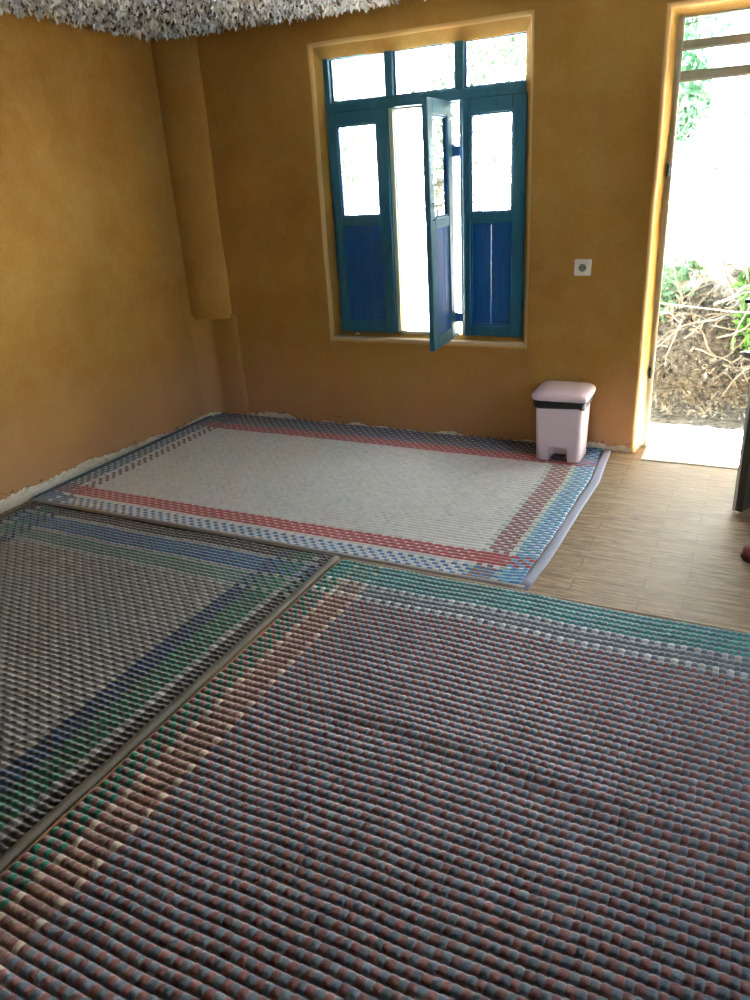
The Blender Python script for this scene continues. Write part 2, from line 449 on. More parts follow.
ang = math.atan2(fy-hy, fx-hx); Lw = math.hypot(fx-hx, fy-hy)
lf.location = (hx-dx, hy-dy, .012); lf.rotation_euler = (0, 0, ang)
# local x runs hinge -> free edge; +y is the room side
b = MB(); Hh = 1.88; tt = .038
b.box(0, Lw, 0, tt, 0, Hh, .002)
b.build('leaf_panel', M_DOOR, lf)
b = MB()
for (a, c, e, f) in ((0, .05, 0, Hh), (Lw-.05, Lw, 0, Hh), (.05, Lw-.05, 0, .07), (.05, Lw-.05, Hh-.07, Hh), (.05, Lw-.05, .9, .97)): b.box(a, c, tt, tt+.008, e, f, .002)
b.build('leaf_frame', M_DOOR, lf)
b = MB(); b.box(Lw, Lw+.003, .0, .012, 0, Hh); b.build('lit_edge_strip', mat('daylit_edge', srgb(200, 200, 192), .45), lf)  # pale strip puts daylight along the free edge into the colour
b = MB(); b.box(Lw-.06, Lw-.02, -.006, 0, .86, 1.02, .002); b.tube([(Lw-.04, 0, .955), (Lw-.04, -.075, .955)], .009, 8)
b.tube([(Lw-.035, -.075, .955), (Lw-.07, -.082, .958), (Lw-.13, -.08, .95), (Lw-.15, -.07, .945)], [.009, .009, .008, .007], 8); b.build('lever_handle', M_IRON, lf)
b = MB(); b.box(Lw-.012, Lw+.012, -.045, .0, .722, .75, .003); b.tube([(Lw, -.045, .738), (Lw, -.060, .738)], .009, 10); b.build('bolt', M_STEEL, lf)

# ------------------------------------------------------------------ woven rugs
C = lambda *a: srgb(*a)
def rug(name, label, group, x0, x1, y0, y1, px, py, warp, weft, amp, mat_, elong=0, wave=None, z_base=.002, jitter=.10, sub=4, gap=.55, warpsunk=0.0, udip=.3, thin=None):
    nx = round((x1-x0)/px); ny = round((y1-y0)/py); px = (x1-x0)/nx; py = (y1-y0)/ny
    root = empty(name, ((x0+x1)/2, (y0+y1)/2, 0)); tag(root, label, 'rug', group)
    NX, NY = nx*sub+1, ny*sub+1
    gx = np.arange(NX)/sub; gy = np.arange(NY)/sub
    GX, GY = np.meshgrid(gx, gy, indexing='ij')
    ci = np.clip(np.floor(GX), 0, nx-1).astype(int); cj = np.clip(np.floor(GY), 0, ny-1).astype(int)
    u = (GX-ci)*2-1; v = (GY-cj)*2-1
    lift = rng.random((nx, ny))
    over = ((ci+cj) % 2 == 0)
    su = np.where(over, 1.0, .55); sv = np.where(over, .8, 1.0)
    hu = 1-np.abs(u)**3; hv = np.sqrt(np.clip(1-np.abs(v)**2.2, 0, 1)) if sub > 4 else 1-np.abs(v)**2.6
    # weft rows stay continuous ridges, the strands between them dip
    h = amp*(hv*gap+(1-gap))*np.where(over, (1-udip*.8)+udip*.8*hu, (1-udip)+udip*hu)
    h = h + amp*.16*(lift[ci, cj]-.5)*hu*hv - np.where(over, warpsunk, 0)*amp*hu*hv
    h[np.isclose(GY, np.round(GY))] *= (1-gap)
    h = np.where((GX == 0) | (GX == nx) | (GY == 0) | (GY == ny), .001, h)
    X = x0+GX*px; Yw = y0+GY*py
    # irregular hand-woven rows
    X = X + .0016*np.sin(Yw*31+np.floor(GX)*1.7); Yw = Yw + .0014*np.sin(X*9.3+1.3)+.0012*np.sin(X*23+Yw*4)
    if wave is not None: X, Yw, dz = wave(X, Yw)
    else: dz = 0
    Z = z_base+h+dz
    co = np.stack([X-root.location.x, Yw-root.location.y, Z+0*X], -1).reshape(-1, 3)
    idx = np.arange(NX*NY).reshape(NX, NY)
    q = np.stack([idx[:-1, :-1], idx[1:, :-1], idx[1:, 1:], idx[:-1, 1:]], -1).reshape(-1, 4)
    me = bpy.data.meshes.new('weave'); nf = len(q)
    me.vertices.add(len(co)); me.vertices.foreach_set('co', co.astype(np.float32).ravel())
    me.loops.add(nf*4); me.loops.foreach_set('vertex_index', q.astype(np.int32).ravel())
    me.polygons.add(nf); me.polygons.foreach_set('loop_start', np.arange(0, nf*4, 4, dtype=np.int32))
    me.update(calc_edges=True)
    fi = (np.arange(NX-1)//sub)[:, None].repeat(NY-1, 1); fj = (np.arange(NY-1)//sub)[None, :].repeat(NX-1, 0)
    wc = np.array([warp(i, nx)[:3] for i in range(nx)]); fc = np.array([weft(j, ny)[:3] for j in range(ny)])
    cell = np.where(((np.arange(nx)[:, None]+np.arange(ny)[None, :]) % 2 == 0)[..., None], wc[:, None, :], fc[None, :, :])
    cell = cell*(1+rng.normal(0, jitter, (nx, ny, 1)))*(1+rng.normal(0, .018, (nx, ny, 3)))
    cell = np.clip(cell, .003, .95)
    fcol = cell[fi.ravel(), fj.ravel()]
    if thin is not None:   # some strands are thin: the crossing strand bulges over them
        su_ = (np.arange(NX-1) % sub)[:, None].repeat(NY-1, 1).ravel(); sv_ = (np.arange(NY-1) % sub)[None, :].repeat(NX-1, 0).ravel()
        I, J = fi.ravel(), fj.ravel(); ov = (I+J) % 2 == 0
        tw, tf = thin(I, J, nx, ny)            # thin warp cells / thin weft cells
        for mk, isw in ((tf & ~ov, 0), (tw & ov, 1)):
            if isw:
                ss = mk & ((su_ == 0) | (su_ == sub-1)); nb = np.clip(np.where(su_ == 0, I-1, I+1), 0, nx-1); fcol[ss] = cell[nb[ss], J[ss]]
                s2 = mk & ~ss & (sv_ == 0); fcol[s2] = cell[np.clip(I-1, 0, nx-1)[s2], J[s2]]
            else:
                ss = mk & ((sv_ == 0) | (sv_ == sub-1)); nb = np.clip(np.where(sv_ == 0, J-1, J+1), 0, ny-1); fcol[ss] = cell[I[ss], nb[ss]]
                s2 = mk & ~ss & (su_ == 0); fcol[s2] = cell[np.clip(I-1, 0, nx-1)[s2], J[s2]]
    at = me.color_attributes.new('strand', 'FLOAT_COLOR', 'CORNER')
    rgba = np.ones((nf, 4, 4), np.float32); rgba[:, :, :3] = fcol[:, None, :]
    at.data.foreach_set('color', rgba.ravel())
    me.polygons.foreach_set('use_smooth', np.ones(nf, bool))
    me.materials.append(mat_)
    o = bpy.data.objects.new('weave', me); COL.objects.link(o); o.parent = root
    return root

def binding(root, pts, w, th, m, z0=.001, name='binding', ztop=None):
    """soft tape folded over a rug edge: rounded strip along pts"""
    b = MB(); rings = []; loc = root.location
    P = [Vector(p) for p in pts]; Q = []
    for i in range(len(P)-1):
        L = (P[i+1]-P[i]).length; k = max(1, int(L/.06))
        for s in range(k): Q.append(P[i].lerp(P[i+1], s/k))
    Q.append(P[-1])
    for i, p in enumerate(Q):
        d = (Q[min(i+1, len(Q)-1)]-Q[max(i-1, 0)]); d.z = 0; d.normalize(); a = Vector((-d.y, d.x, 0))
        ww = w*(1+nz(p.x, p.y, 0, 9, .12)); j = nz(p.x, p.y, 2, 5, .003)
        r = []
        for t in range(9):
            an = PI*t/8; r.append(p+a*(math.cos(an)*ww/2+j)+Vector((0, 0, z0+th*math.sin(an)**.6+p.z*0)))
        r.append(p+a*(-ww/2+j)+Vector((0, 0, z0))); 
        rings.append([tuple(q-loc) for q in r])
    b.rings(rings); o = b.build(name, m, root, True); return o

# rug 1: white field, red and blue stripes, by the window
bl = C(42, 128, 196); bld = C(28, 72, 128); sky_b = C(62, 168, 205); red = C(196, 44, 58); white = C(232, 237, 240); wh2 = C(240, 243, 245)
mint = C(176, 205, 192); pink = C(150, 92, 98); pk2 = C(205, 172, 168); blk = C(30, 30, 34); brn = C(96, 52, 44)
def warp1(i, n):
    k = n-1-i
    if k < 4: return C(84, 184, 226) if k % 2 else C(58, 158, 216)
    if k == 4: return mint
    if k < 9: return pink
    if k == 9: return mint
    if i < 4: return C(36, 92, 128)
    if i == 4: return wh2
    if i < 8: return brn
    return white
def weft1(j, n):
    k = n-1-j
    if j < 4: return bl
    if j == 4: return wh2
    if j < 9: return red
    if k < 3: return C(30, 54, 96)
    if k < 6: return C(36, 68, 116)
    if k < 7: return C(110, 104, 120)
    if k < 11: return red
    return wh2
def wave1(X, Y):
    t = np.interp(Y, [-1.74, -1.46, -1.14, -.885, -.53, -.1, .02], [2.777, 2.789, 2.796, 2.800, 2.812, 2.786, 2.78])-2.79
    X = X+t*np.clip(X/2.79, 0, 1)
    dz = .006*np.exp(-((X-2.77)/.06)**2)*(1+np.sin(Y*7)) + .010*np.exp(-((Y-.0)/.07)**2) + .0025*np.sin(X*2.3+Y*3.1)
    dz += .004*np.exp(-((Y+1.72)/.05)**2)*(1+np.sin(X*4))
    return X, Y, np.maximum(dz, -.001)
def thin1(I, J, nx, ny):
    red_ = ((J >= 5) & (J < 9)) | (J >= ny-11)
    side = (I >= nx-4) | (I < 4)
    return red_ & ~side, side & ~red_ | ((I >= nx-9) & (I < nx-5) & ~red_ & (J > 9))
r1 = rug('woven_rug', 'white woven rug with red and blue border stripes, lying under the window', None, -.025, 2.765, -1.715, -.012, .0255, .0272, warp1, weft1, .0065, M_RUG_SHINY, wave=wave1, gap=.6, thin=thin1, jitter=.06)
M_T1 = tape('lilac_grey_tape', C(158, 164, 186)); M_T1b = tape('pale_grey_tape', C(178, 172, 168))
binding(r1, [(2.768, -1.735, .004), (2.79, -1.45, .004), (2.797, -1.14, .004), (2.802, -.885, .004), (2.815, -.53, .004), (2.79, -.1, .004), (2.785, -.005, .004)], .046, .006, M_T1)
binding(r1, [(-.035, -1.727, .004), (1.2, -1.727, .004), (2.775, -1.73, .004)], .024, .013, M_T1b)
binding(r1, [(-.038, -1.72, .004), (-.036, -.02, .004)], .02, .012, tape('blue_grey_tape', C(84, 104, 124)))

# rug 2: dark, beige field with teal, green and blue stripes (left)
beige = C(166, 170, 168); dk = C(22, 24, 24); grn = C(22, 126, 104); grd = C(30, 76, 66); nav = C(14, 74, 118); w2 = C(176, 182, 186); teal = C(84, 140, 138); tl2 = C(44, 84, 84)
def warp2(i, n):
    for k in (i, n-1-i):
        if k < 2: return dk
        if k == 2: return w2
        if k < 7: return (grn if k % 2 else C(34, 122, 100))
        if k < 10: return nav
    return beige
def weft2(j, n):
    for k in (n-1-j, j):
        if k < 3: return C(26, 26, 28)
        if k == 3: return w2
        if k < 9: return C(30, 112, 170)
        if k == 9: return w2
        if k < 14: return C(92, 142, 138)
        if k == 14: return w2
    return C(28, 28, 28)
def wave2(X, Y):
    dz = .002+.002*np.sin(X*3+Y*2.2)+.002*np.sin(X*9-Y*5)
    return X+.006*np.sin(Y*3.0), Y, dz
def thin2(I, J, nx, ny):
    top = (J >= ny-15)
    return top & (I > 9) & (I < nx-10), ~top & (I > 1)
r2 = rug('woven_rug', 'dark woven rug with beige field and navy and green borders, along the left wall', None, .03, 1.915, -4.6, -1.762, .0275, .0245, warp2, weft2, .0085, M_RUG, wave=wave2, gap=.7, jitter=.12, thin=thin2, udip=.35, warpsunk=-.25)
M_T2 = tape('taupe_tape', C(104, 98, 86))
binding(r2, [(1.932, -1.757, .003), (1.934, -2.6, .003), (1.932, -3.6, .003), (1.932, -4.62, .003)], .037, .016, M_T2)
binding(r2, [(.02, -1.757, .002), (1.93, -1.757, .002)], .014, .011, tape('dark_tape', C(52, 50, 48)))
binding(r2, [(.02, -1.762, .002), (.02, -4.6, .002)], .016, .012, tape('olive_tape', C(70, 66, 50)))

# rug 3: pink and blue-grey checks (front)
gy3 = C(120, 142, 160); sal = C(156, 106, 108); tan = C(172, 140, 112); w3 = C(228, 218, 198); gr3 = C(18, 138, 112); tl3 = C(54, 150, 152); gw = C(124, 136, 142)
def warp3(i, n):
    if i < 4: return gr3
    if i == 4: return w3
    if 3 < i < 9: return C(160, 138, 116) if i % 2 else C(146, 120, 100)
    if i == 9: return w3
    return gy3
def weft3(j, n):
    k = n-1-j
    if k < 5: return tl3 if k % 2 else C(84, 170, 170)
    if k == 5: return C(214, 220, 222)
    if k < 8: return gw
    if k == 8: return C(220, 226, 228)
    return sal
def wave3(X, Y):
    # long soft ridge across the rug plus slight unevenness
    c = -2.62-.10*(X-2.3)
    dz = .009*np.exp(-((Y-c)/.045)**2)*np.clip((X-2.15)/.5, 0, 1)-.003*np.exp(-((Y-c+.09)/.04)**2)*np.clip((X-2.2)/.5, 0, 1)
    dz = dz+.0022*np.sin(X*4.1+Y*1.3)+.002*np.sin(X*7.7-Y*6.1)+.003
    return X, Y+.003*np.sin(X*1.9-.6)*np.clip((-1.78-Y)*3, 0, 1), dz
r3 = rug('woven_rug', 'large pink and blue-grey checked woven rug with teal top border, nearest the camera', None, 1.966, 4.42, -4.62, -1.772, .0212, .0303, warp3, weft3, .0140, M_RUG, wave=wave3, gap=.92, jitter=.11, udip=.34, sub=6, thin=lambda I, J, nx, ny: (J >= ny-5, J < 0))
M_T3 = tape('cream_tape', C(196, 178, 148)); M_T3b = tape('rusty_tape', C(150, 104, 58))
binding(r3, [(1.965, -1.764, .003), (3.2, -1.764, .003), (4.44, -1.764, .003)], .014, .012, M_T3)
binding(r3, [(1.9625, -1.77, .003), (1.9625, -4.62, .003)], .007, .010, M_T3b)
binding(r3, [(4.43, -1.77, .003), (4.43, -4.62, .003)], .02, .014, M_T3)

# ------------------------------------------------------------------ pedal bin on the corner of the white rug
pb = empty('pedal_bin', (2.557, -.186, .0135)); pb.scale = (1.03, 1.03, 1.0); tag(pb, 'pale pink plastic pedal bin with black liner, standing by the wall below the socket', 'bin')
M_PINK = mat('pale_pink_plastic', srgb(216, 198, 208), .38)
M_LINER = mat('black_bin_liner', srgb(14, 14, 16), .35); g = N(M_LINER); g.link(g.bump(g.noise(g.pos(), 60, 3, .6, 1.), .8, .008), g.b.inputs['Normal'])
def rrect(w, d, r, z, n=5, dy=0):
    pts = []
    for cx, cy, a0 in ((w/2-r, d/2-r, 0), (-w/2+r, d/2-r, PI/2), (-w/2+r, -d/2+r, PI), (w/2-r, -d/2+r, 3*PI/2)):
        for k in range(n+1):
            a = a0+PI/2*k/n; pts.append((cx+r*math.cos(a), cy+r*math.sin(a)+dy, z))
    return pts
# body with a notch for the pedal at the bottom of the front
b = MB(); rings = []
for z, w, d in ((0, .238, .205), (.004, .242, .209), (.1, .247, .213), (.2, .252, .217), (.315, .258, .222), (.33, .259, .223)): rings.append(rrect(w, d, .028, z))
n_r = len(rings[0])
# subdivide the front for the notch: build the shell manually
b.rings(rings, True, False)
inner = [rrect(.249, .213, .024, z) for z in (.33, .30)]
b.rings([rings[-1], inner[0], inner[1]], False, True)
body = b.build('body', M_PINK, pb); auto_smooth(body, 35)
# the notch is cut with an exact boolean
cut = MB(); cut.box(-.048, .056, -.14, -.055, -.01, .084, .012); co = cut.build('cutter', None)
co.parent = pb
bo = body.modifiers.new('notch', 'BOOLEAN'); bo.operation = 'DIFFERENCE'; bo.object = co; bo.solver = 'EXACT'
bpy.context.view_layer.update()
dg = bpy.context.evaluated_depsgraph_get(); nm = bpy.data.meshes.new_from_object(body.evaluated_get(dg))
body.modifiers.clear(); body.data = nm; bpy.data.objects.remove(co, do_unlink=True)
if not nm.materials: nm.materials.append(M_PINK)
for p_ in nm.polygons: p_.material_index = 0
b = MB(); b.box(-.032, .040, -.118, -.05, .014, .028, .005); b.box(-.02, .028, -.09, -.045, .006, .016, .002)
b.build('pedal', mat('dark_grey_plastic', srgb(50, 48, 52), .5), pb)
b = MB(); rings = []
for i, (z, e) in enumerate(((.318, .004), (.322, .010), (.335, .014), (.350, .013), (.358, .008), (.359, -.004))):
    rr = rrect(.258+e*2, .224+e*2, .03, z, 6)
    if i in (0, 1): rr = [(x, y, zz-.012*abs(noise.noise(Vector((x*14, y*14, 3))))*2-(.006 if x < 0 else 0)) for x, y, zz in rr]
    rings.append(rr)
b.rings(rings, False, False); o = b.build('bin_liner', M_LINER, pb, True)
b = MB(); rings = []
for z, w, d in ((.352, .262, .232), (.354, .292, .255), (.362, .304, .264), (.372, .306, .266), (.383, .298, .258), (.391, .28, .24), (.396, .25, .21), (.398, .15, .12)): rings.append(rrect(w, d, .045 if w > .2 else .03, z, 7, .0))
# slight crown and a raised ridge along the middle back
rings = [[(x, y, z+(.006*(1-(x/.15)**2) if z > .38 else 0)+(.010*max(0, y/.13) if z > .36 else 0)) for x, y, z in r] for r in rings]
b.rings(rings); lid = b.build('lid', M_PINK, pb); auto_smooth(lid, 50)
b = MB(); b.tube([(-.09, .12, .362), (.09, .12, .362)], .012, 10); b.build('lid_hinge', M_PINK, pb, True)
b = MB(); b.box(.1315, .135, -.09, -.055, .30, .335, .002); b.build('side_clip', mat('white_plastic', srgb(225, 218, 216), .4), pb)

# ------------------------------------------------------------------ wall socket
so = empty('wall_socket', (2.59, -.004, 1.038)); tag(so, 'small white square electrical socket on the wall between window and door', 'socket')
M_WP = mat('aged_white_plastic', srgb(216, 214, 206), .4)
b = MB(); b.box(-.044, .044, -.012, .012, -.042, .042, .004); b.build('face_plate', M_WP, so)
b = MB(); nr = 28; R = [( .031, -.0122), (.031, -.0165), (.027, -.0175), (.0215, -.0165), (.0205, -.013)]
b.rings([[(r*math.cos(2*PI*k/nr), y, r*math.sin(2*PI*k/nr)) for k in range(nr)] for r, y in R], False, False); b.build('rim', M_WP, so, True)
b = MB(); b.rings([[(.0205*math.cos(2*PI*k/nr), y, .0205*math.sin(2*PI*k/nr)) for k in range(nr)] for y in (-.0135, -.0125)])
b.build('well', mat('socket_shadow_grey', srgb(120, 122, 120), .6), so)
for s in (-1, 1):
    b = MB(); b.tube([(s*.0095, -.0145, 0), (s*.0095, -.012, 0)], .0032, 10); b.build('pin_hole', mat('black_hole', srgb(20, 20, 20), .8), so)

# ------------------------------------------------------------------ camouflage net over the ceiling
def camo_net():
    rnd = np.random.default_rng(5)
    vs = []; fs = []; mi = []
    def sag(x, y): return 2.410-.010*math.sin(x*2.1+.4)*math.sin(y*1.7)+.010*nz(x, y, 0, 1.2, 1)
    def add(x, y, z, s, dirx, diry, tilt, curl, m):
        n0 = len(vs)
        d = Vector((dirx, diry, 0)).normalized(); sd = Vector((-d.y, d.x, 0))
        p = Vector((x, y, z)); a = tilt
        prof = [.35, 1.0, .75, .12]
        for k in range(4):
            w = s*.30*prof[k]
            c = curl*.5*s*.3*(1 if k in (1, 2) else .2)
            vs.append(tuple(p-sd*w+Vector((0, 0, -c)))); vs.append(tuple(p+sd*w+Vector((0, 0, -c)))); 
            st = s*.34
            p = p+(d*math.cos(a)+Vector((0, 0, -1))*math.sin(a))*st
            a += curl*.55
        for k in range(3):
            q = n0+2*k; fs.append((q, q+1, q+3, q+2)); mi.append(m)
    def field(x0, x1, y0, y1, step, size):
        x = x0
        while x < x1:
            y = y0
            while y < y1:
                if step < .03 and noise.noise(Vector((x*17, y*17, 0))) > .22: y += step; continue
                X = x+rnd.uniform(-.5, .5)*step; Y = y+rnd.uniform(-.5, .5)*step
                th = rnd.uniform(0, 2*PI)
                s = size*rnd.uniform(.7, 1.3)
                m = rnd.choice([0, 0, 0, 1, 1, 2], p=[.22, .2, .2, .12, .1, .16])
                add(min(max(X, .01), 4.80), max(min(Y, -.055), -5.45), sag(X, Y)+rnd.uniform(-.016, .028), s, math.cos(th), math.sin(th), rnd.uniform(.25, 1.5), rnd.uniform(-.9, 1.1), int(m))
                y += step
            x += step
    field(-.03, 4.88, -1.7, -.02, .0145, .027)
    field(-.03, 4.88, -5.5, -1.9, .06, .10)
    def lm(n, c, c2):
        m = mat(n, c, .7, spec=.3); g = N(m)
        k = g.noise(g.pos(), 30, 2); g.link(g.mix(k, c, c2), g.b.inputs['Base Color']); return m
    vs = [(min(max(x, -.030), 4.87), max(min(y, -.018), -5.56), z) for x, y, z in vs]
    o = mesh_obj('camouflage_net', vs, fs, mats=[lm('net_pale', srgb(246, 250, 255), srgb(222, 230, 238)), lm('net_grey', srgb(206, 210, 212), srgb(224, 228, 230)), lm('net_dark', srgb(86, 86, 84), srgb(130, 132, 130))], midx=mi)
    tag(o, 'pale grey ruffled camouflage net stretched under the ceiling', 'net')
    # backing mesh cloth of the same net
    U = lines(.03, 4.80, .12); V_ = lines(-5.45, -.07, .12); n = len(V_)
    v2 = [(x, y, sag(x, y)+.035) for x in U for y in V_]
    f2 = [(i*n+j, (i+1)*n+j, (i+1)*n+j+1, i*n+j+1) for i in range(len(U)-1) for j in range(n-1)]
    mesh_obj('backing', v2, f2, mat('net_backing', srgb(40, 40, 38), .9), o)
camo_net()

# ------------------------------------------------------------------ maroon slipper by the right edge
sl = empty('slipper', (3.685, -1.15, 0), 0); sl.scale = (1.1, 1.3, 1.15); tag(sl, 'dark red slipper on the wood-look floor in front of the open door', 'slipper')
M_MAR = mat('maroon_rubber', srgb(92, 34, 36), .5)
def foot(L_, w, z, sx=1.0, n=28):
    pts = []
    for k in range(n):
        a = 2*PI*k/n; c, s = math.cos(a), math.sin(a)
        x = c*L_/2; y = s*w/2*(1-.18*(c > 0)*c*0+.16*(-c if c < 0 else -c*.25))
        pts.append((x*sx, y, z))
    return pts
b = MB(); b.rings([foot(.262, .10, .0), foot(.268, .106, .006), foot(.266, .104, .018), foot(.256, .096, .022)]); o = b.build('sole', M_MAR, sl, False); auto_smooth(o, 40)
b = MB(); rings = []
for i in range(9):
    x = -.128+.12*i/8; t = i/8; hh = .028+.042*math.sin(PI/2*min(1, t*1.15)); ww = .030+.022*math.sin(PI/2*min(1, t*1.6))
    rings.append([(x, ww*math.cos(a), .015+hh*math.sin(a)) for a in [PI*k/10 for k in range(11)]]+[(x, (ww-.004)*math.cos(a), .013+(hh-.004)*math.sin(a)) for a in [PI*(10-k)/10 for k in range(11)]])
b.rings(rings); o = b.build('upper', mat('maroon_strap', srgb(104, 42, 44), .6), sl, True)

# ------------------------------------------------------------------ outdoors
def ground_z(x, y):
    if y < 1.25: z = 0
    elif y < 2.3: t = (y-1.25)/1.05; z = .75*t*t*(3-2*t)
    else: z = .75+(y-2.3)*.62
    return z
def soil(name, c1, c2, c3):
    m = mat(name, c1, .9, spec=.1); g = N(m); p = g.pos()
    n = g.noise(p, 3.2, 6, .7, .5); n2 = g.noise(p, 24, 4, .7)
    c = g.ramp(n, [(.33, c3), (.45, c2), (.6, c1)]); c = g.mix(g.math('MULTIPLY', g.ramp(n2, [(.5, (0, 0, 0, 1)), (.75, (1, 1, 1, 1))]), .5), c, c3)
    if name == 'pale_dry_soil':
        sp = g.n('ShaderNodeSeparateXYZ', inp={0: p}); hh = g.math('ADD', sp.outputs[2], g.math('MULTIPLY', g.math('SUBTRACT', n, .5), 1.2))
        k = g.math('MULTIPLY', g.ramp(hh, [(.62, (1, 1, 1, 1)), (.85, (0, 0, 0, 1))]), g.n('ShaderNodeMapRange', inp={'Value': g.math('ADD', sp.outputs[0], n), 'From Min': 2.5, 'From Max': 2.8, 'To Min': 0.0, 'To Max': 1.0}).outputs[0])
        c = g.mix(k, c, g.ramp(n2, [(.35, srgb(46, 48, 46)), (.6, srgb(100, 102, 98))]))  # tree shade at the bank foot near the door, put into the soil colour
    g.link(c, g.b.inputs['Base Color']); g.link(g.bump(n2, .8, .04), g.b.inputs['Normal']); return m
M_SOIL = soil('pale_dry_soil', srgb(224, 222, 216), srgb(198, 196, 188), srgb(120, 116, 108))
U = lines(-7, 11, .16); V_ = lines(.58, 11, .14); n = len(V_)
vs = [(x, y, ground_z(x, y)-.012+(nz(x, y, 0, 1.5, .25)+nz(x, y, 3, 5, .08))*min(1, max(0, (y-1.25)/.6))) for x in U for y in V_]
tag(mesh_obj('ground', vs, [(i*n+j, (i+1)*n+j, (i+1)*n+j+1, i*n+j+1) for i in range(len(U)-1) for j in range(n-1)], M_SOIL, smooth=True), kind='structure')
b = MB(); b.box(-7, 11, .165, .60, -.12, -.004)
tag(b.build('floor_terrace', soil('pale_concrete', srgb(222, 220, 214), srgb(212, 208, 200), srgb(190, 186, 176))), kind='structure')

def leaf_mat(name, c1, c2):
    m = mat(name, c1, .55, spec=.3); g = N(m)
    n = g.noise(g.pos(), 7, 3, .6); g.link(g.mix(g.ramp(n, [(.35, (0, 0, 0, 1)), (.65, (1, 1, 1, 1))]), c1, c2), g.b.inputs['Base Color'])
    g.b.inputs['Transmission Weight'].default_value = 0
    return m
M_G1 = leaf_mat('mid_green_leaves', srgb(76, 118, 92), srgb(108, 150, 122))
M_G2 = leaf_mat('bright_green_leaves', srgb(92, 146, 66), srgb(66, 116, 58))
M_G3 = leaf_mat('grey_green_leaves', srgb(110, 130, 108), srgb(84, 104, 84))
M_DRY = leaf_mat('dry_leaves', srgb(124, 126, 122), srgb(66, 70, 64))
M_BARK = mat('pale_bark', srgb(204, 204, 200), .85); M_BARKD = mat('brown_bark', srgb(108, 108, 104), .9)

def foliage(blobs, n, size, seed):
    r = np.random.default_rng(seed); vs = []; fs = []
    for (c, rad, k) in blobs:
        for _ in range(int(n*k)):
            d = r.normal(size=3); d /= np.linalg.norm(d)
            p = np.array(c)+d*np.array(rad)*(r.random()**.45)
            a = r.normal(size=3); a /= np.linalg.norm(a); b_ = np.cross(a, r.normal(size=3)); b_ /= (np.linalg.norm(b_)+1e-6); nn = np.cross(a, b_)
            s = size*r.uniform(.6, 1.4); q = len(vs)
            vs += [tuple(p-a*s), tuple(p+b_*s*.42-a*s*.1+nn*s*.12), tuple(p+a*s), tuple(p-b_*s*.42-a*s*.1+nn*s*.12)]
            fs += [(q, q+1, q+2), (q, q+2, q+3)]
    return vs, fs
def shrub(name, label, cat, base, blobs, n, size, m, seed, stems=6, group=None, stem_mat=None, sr=.012):
    root = empty(name, base); tag(root, label, cat, group)
    vs, fs = foliage(blobs, n, size, seed); vs = [(x-base[0], y-base[1], z-base[2]) for x, y, z in vs]
    mesh_obj('foliage', vs, fs, m, root)
    r = random.Random(seed); b = MB()
    for k in range(stems):
        c, rad, _ = blobs[k % len(blobs)]
        e = Vector(c)+Vector([r.uniform(-.6, .6)*q for q in rad])-Vector(base); s = Vector((r.uniform(-.05, .05), r.uniform(-.05, .05), 0)); pts = []
        for t in range(7):
            f = t/6; pts.append(s.lerp(e, f)+Vector((r.uniform(-.04, .04), r.uniform(-.04, .04), .08*math.sin(PI*f))))
        b.tube(pts, [sr*(1-.7*t/6) for t in range(7)], 5)
    b.build('stems', stem_mat or M_BARKD, root, True)
    return root
GZ = lambda x, y: ground_z(x, y)
# shrubs on the bank seen through the door
shrub('shrub', 'blue-green bush low on the bank, at the left side of the open doorway', 'bush', (2.55, 2.3, .5), [((2.80, 1.95, .44), (.28, .2, .32), 1.2), ((2.9, 2.2, .70), (.22, .2, .14), .6)], 1000, .036, M_G1, 21, 8)
shrub('shrub', 'bright green bush beside the door handle, at the right edge of the doorway', 'bush', (3.55, 1.75, .2), [((3.55, 1.62, .42), (.24, .24, .26), 1), ((3.45, 1.7, .7), (.14, .2, .14), .5)], 700, .034, M_G2, 22, 6)
shrub('tree', 'green tree spreading behind the door transom panes, upper left of the doorway', 'tree', (2.2, 4.2, 1.9), [((2.55, 3.6, 2.85), (.55, .5, .55), 1), ((2.1, 3.8, 3.3), (.9, .6, .5), 1.2), ((2.72, 3.0, 2.0), (.20, .25, .42), .9)], 900, .05, M_G1, 23, 8, sr=.04)
shrub('tree', 'sparse grey-green tree behind the right-hand window panes', 'tree', (.9, 4.0, 1.8), [((1.0, 3.6, 2.7), (.7, .5, .6), 1), ((.5, 3.4, 2.0), (.5, .4, .5), .8)], 800, .045, M_G3, 24, 5, sr=.012, stem_mat=M_BARK)
shrub('tree', 'sparse grey-green tree behind the left-hand window panes', 'tree', (-.9, 3.8, 1.7), [((-1.2, 3.3, 2.5), (.8, .5, .6), 1), ((-.7, 3.2, 1.7), (.6, .4, .4), .7)], 800, .045, M_G3, 25, 5, sr=.012, stem_mat=M_BARK)
shrub('shrub', 'dry brown bush in the shaded foot of the bank, behind the doorway centre', 'bush', (3.05, 1.9, .3), [((3.05, 1.85, .42), (.38, .22, .24), 1)], 700, .03, M_DRY, 26, 8)
shrub('shrub', 'sparse dark sprigs dotted over the bleached upper bank outside the doorway', 'bush', (3.6, 3.4, 1.4), [((3.6, 3.2, 1.42), (.5, .3, .18), 1), ((3.2, 3.3, 1.25), (.4, .25, .14), .7), ((3.3, 3.1, 1.75), (.6, .2, .35), .35)], 260, .03, leaf_mat('dark_grey_leaves', srgb(48, 50, 46), srgb(30, 32, 30)), 27, 8)
